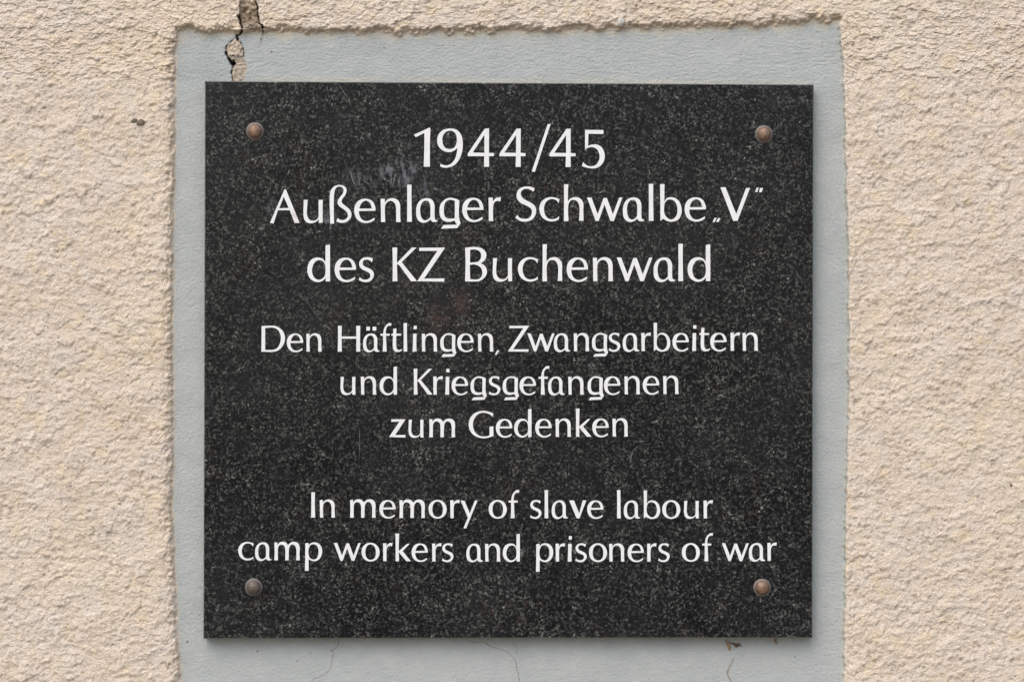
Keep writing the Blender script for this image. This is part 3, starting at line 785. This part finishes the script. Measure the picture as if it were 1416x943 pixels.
line('1944/45', [572.2, 604.5, 646.9, 690.7, 735.2, 759.8, 804.5], [(570, 230.8), (840, 231.5)], 32)
line('Außenlager Schwalbe „V“', [373.0, 419.6, 456.0, 489.9, 526.1, 563.0, 575.4, 607.8, 639.2, 675.6, 712.6, 745.8, 779.7, 811.7, 861.3, 897.1, 912.5, 946.7, 985.6, 996.1, 1044.1],
     [(373, 308.7), (530, 307.2), (690, 305.9), (1050, 305.6)], 32)
line('des KZ Buchenwald', [425.1, 462.8, 496.0, 542.7, 576.9, 643.1, 681.3, 716.2, 750.1, 783.6, 819.6, 852.8, 903.7, 938.0, 950.9], [(425, 389.2), (980, 388.8)], 32.2)
line('Den Häftlingen, Zwangsarbeitern', [361.4, 396.7, 423.4, 467.1, 502.0, 526.0, 541.2, 558.1, 570.5, 583.1, 608.8, 632.3, 660.7, 684.4,
      702.3, 729.2, 765.8, 793.2, 818.6, 841.6, 861.1, 886.8, 903.7, 929.9, 957.1, 967.0, 982.1, 1010.1, 1026.6], [(360, 486.2), (700, 486.0), (1045, 485.0)], 24.6)
line('und Kriegsgefangenen', [470.9, 498.8, 525.0, 572.1, 599.1, 615.7, 624.5, 650.7, 675.7, 695.2, 718.5, 744.5, 757.9, 785.6, 812.5, 835.1, 863.3, 888.9, 916.8], [(470, 545.6), (800, 545.6), (935, 544.6)], 24.7)
line('zum Gedenken', [538.1, 565.0, 593.4, 648.1, 685.8, 711.0, 740.1, 768.0, 796.1, 819.0, 846.7], [(538, 604.8), (870, 603.4)], 24.7)
line('In memory of slave labour', [430.2, 442.0, 484.0, 524.6, 552.2, 592.8, 622.6, 636.9, 675.9, 703.0, 732.8, 753.1, 762.9, 787.0, 812.0, 853.3, 862.6, 889.9, 915.8, 945.9, 972.8], [(430, 715.3), (560, 716.0), (980, 716.5)], 24.3)
line('camp workers and prisoners of war', [329.5, 352.8, 379.2, 421.7, 461.7, 500.1, 529.7, 546.7, 569.3, 597.5, 611.1, 644.9, 670.6, 695.3,
      741.1, 768.3, 785.0, 795.4, 814.5, 842.2, 867.9, 894.8, 910.1, 942.9, 970.8, 998.2, 1035.5, 1061.1], [(330, 774.0), (460, 775.0), (610, 776.0), (900, 776.0), (1075, 774.9)], 24.3)

# ------------------------------------------------------------------ hair-thin scratches in the polish
def scratch(pts, w, seed):
    rg = random.Random(seed); v = []; f = []; P = []
    for (a, b) in zip(pts[:-1], pts[1:]):
        for i in range(6):
            t = i / 6; P.append((a[0] + (b[0] - a[0]) * t, a[1] + (b[1] - a[1]) * t))
    P.append(pts[-1])
    for i, (x, y) in enumerate(P):
        q0 = P[max(0, i - 1)]; q1 = P[min(len(P) - 1, i + 1)]
        L = math.hypot(q1[0] - q0[0], q1[1] - q0[1]); nx_, ny_ = -(q1[1] - q0[1]) / L, (q1[0] - q0[0]) / L
        ww = w * rg.uniform(.3, 1.0) * min(1, (i + .3) / 3, (len(P) - i) / 4)
        for sg in (-1, 1): v.append((wx(x + nx_ * ww * sg / 2, T), -T - 0.00004, wz(y + ny_ * ww * sg / 2, T)))
    for i in range(len(P) - 1): f.append((2 * i, 2 * i + 1, 2 * i + 3, 2 * i + 2))
    link_mesh('scratch', v, f, M_SCR, plq)
M_SCR = mat_simple('scratched_stone', (0.07, 0.072, 0.07), (0.20, 0.20, 0.19), 900, 0.8, 0.0001)
for k, (pts, w) in enumerate([([(468, 116), (474, 126), (482, 138), (485, 146)], .9), ([(412, 404), (425, 418), (436, 434), (446, 446)], .6), ([(444, 400), (436, 408), (428, 414)], .5),
                              ([(884, 616), (876, 622), (872, 634), (871, 641)], .9), ([(878, 611), (886, 609.5), (894, 610.5)], .8), ([(497, 590), (497.5, 612), (496, 640)], .6),
                              ([(575, 255), (580, 268), (586, 282)], .8), ([(484, 236), (488, 250), (495, 262)], 1.3), ([(452, 302), (458, 312), (455, 318)], 1.0), ([(506, 240), (503, 250), (512, 256)], 1.1),
                              ([(571, 262), (574, 272)], .7), ([(376, 284), (381, 296)], 1.0)]):
    scratch(pts, w, 60 + k)

# ------------------------------------------------------------------ dry plant scraps caught under the slab
def leaf(name, pts, y, mat, label, cat, seed):
    """small curled scrap: outline in wall units, given curl and 0.3 mm of thickness"""
    rg = random.Random(seed)
    cx_ = sum(p[0] for p in pts) / len(pts); cy_ = sum(p[1] for p in pts) / len(pts)
    n = len(pts); v = []; f = []
    for side in (0, 1):
        for (px, py) in pts:
            v.append(((px - CX) * S, y - side * 0.0003 - rg.uniform(0, .0009), ZC + (CY - py) * S))
        v.append(((cx_ - CX) * S, y - side * 0.0003 - 0.0016, ZC + (CY - cy_) * S))
    for i in range(n):
        j = (i + 1) % n
        f.append((n, j, i)); f.append((2 * n + 1, n + 1 + i, n + 1 + j)); f.append((i, j, n + 1 + j, n + 1 + i))
    o = link_mesh(name, v, f, mat, None, False)
    return tag(o, label, cat)
leaf('dry_leaf', [(1002.5, 884), (1006, 886.5), (1010, 887.5), (1009.5, 892), (1010.5, 897), (1007.5, 898.5), (1005.5, 893), (1003.5, 888)], -0.0008, M_LEAF, 'pale brown dry leaf scrap hanging below the plaque beside a darker one', 'leaf', 1)
leaf('dry_leaf', [(1009, 887.3), (1014, 888), (1019, 889), (1022, 888.6), (1026.5, 893.2), (1021.5, 891.5), (1019.5, 894), (1017, 894.6), (1014.5, 891.5)], -0.0008, M_DARKLEAF, 'dark ragged dry leaf scrap with two points, under the lower edge of the plaque', 'leaf', 2)
leaf('dry_leaf', [(1069.5, 880), (1072, 880), (1073.4, 886), (1074.6, 889.8), (1072.6, 890), (1070.6, 886)], -0.0008, M_LEAF, 'tiny brown leaf tip sticking out below the plaque nearest its right corner', 'leaf', 3)
st = ribbon('dry_twig', [(1014.5, 909.7, .8), (1012, 915, 1.0), (1009.3, 920, 1.1), (1005.3, 928.7, 1.6), (1007.5, 935.6, 1.3), (1011, 943, 1.2), (1014, 960, 1.2), (1012, 985, .8)], M_LEAF, None, 0.0003, 9, thick=0.0004)
tag(st, 'thin brown dry plant twig lying on the grey plaster at the lower right', 'twig')
print('tris about', 2 * len(quads))
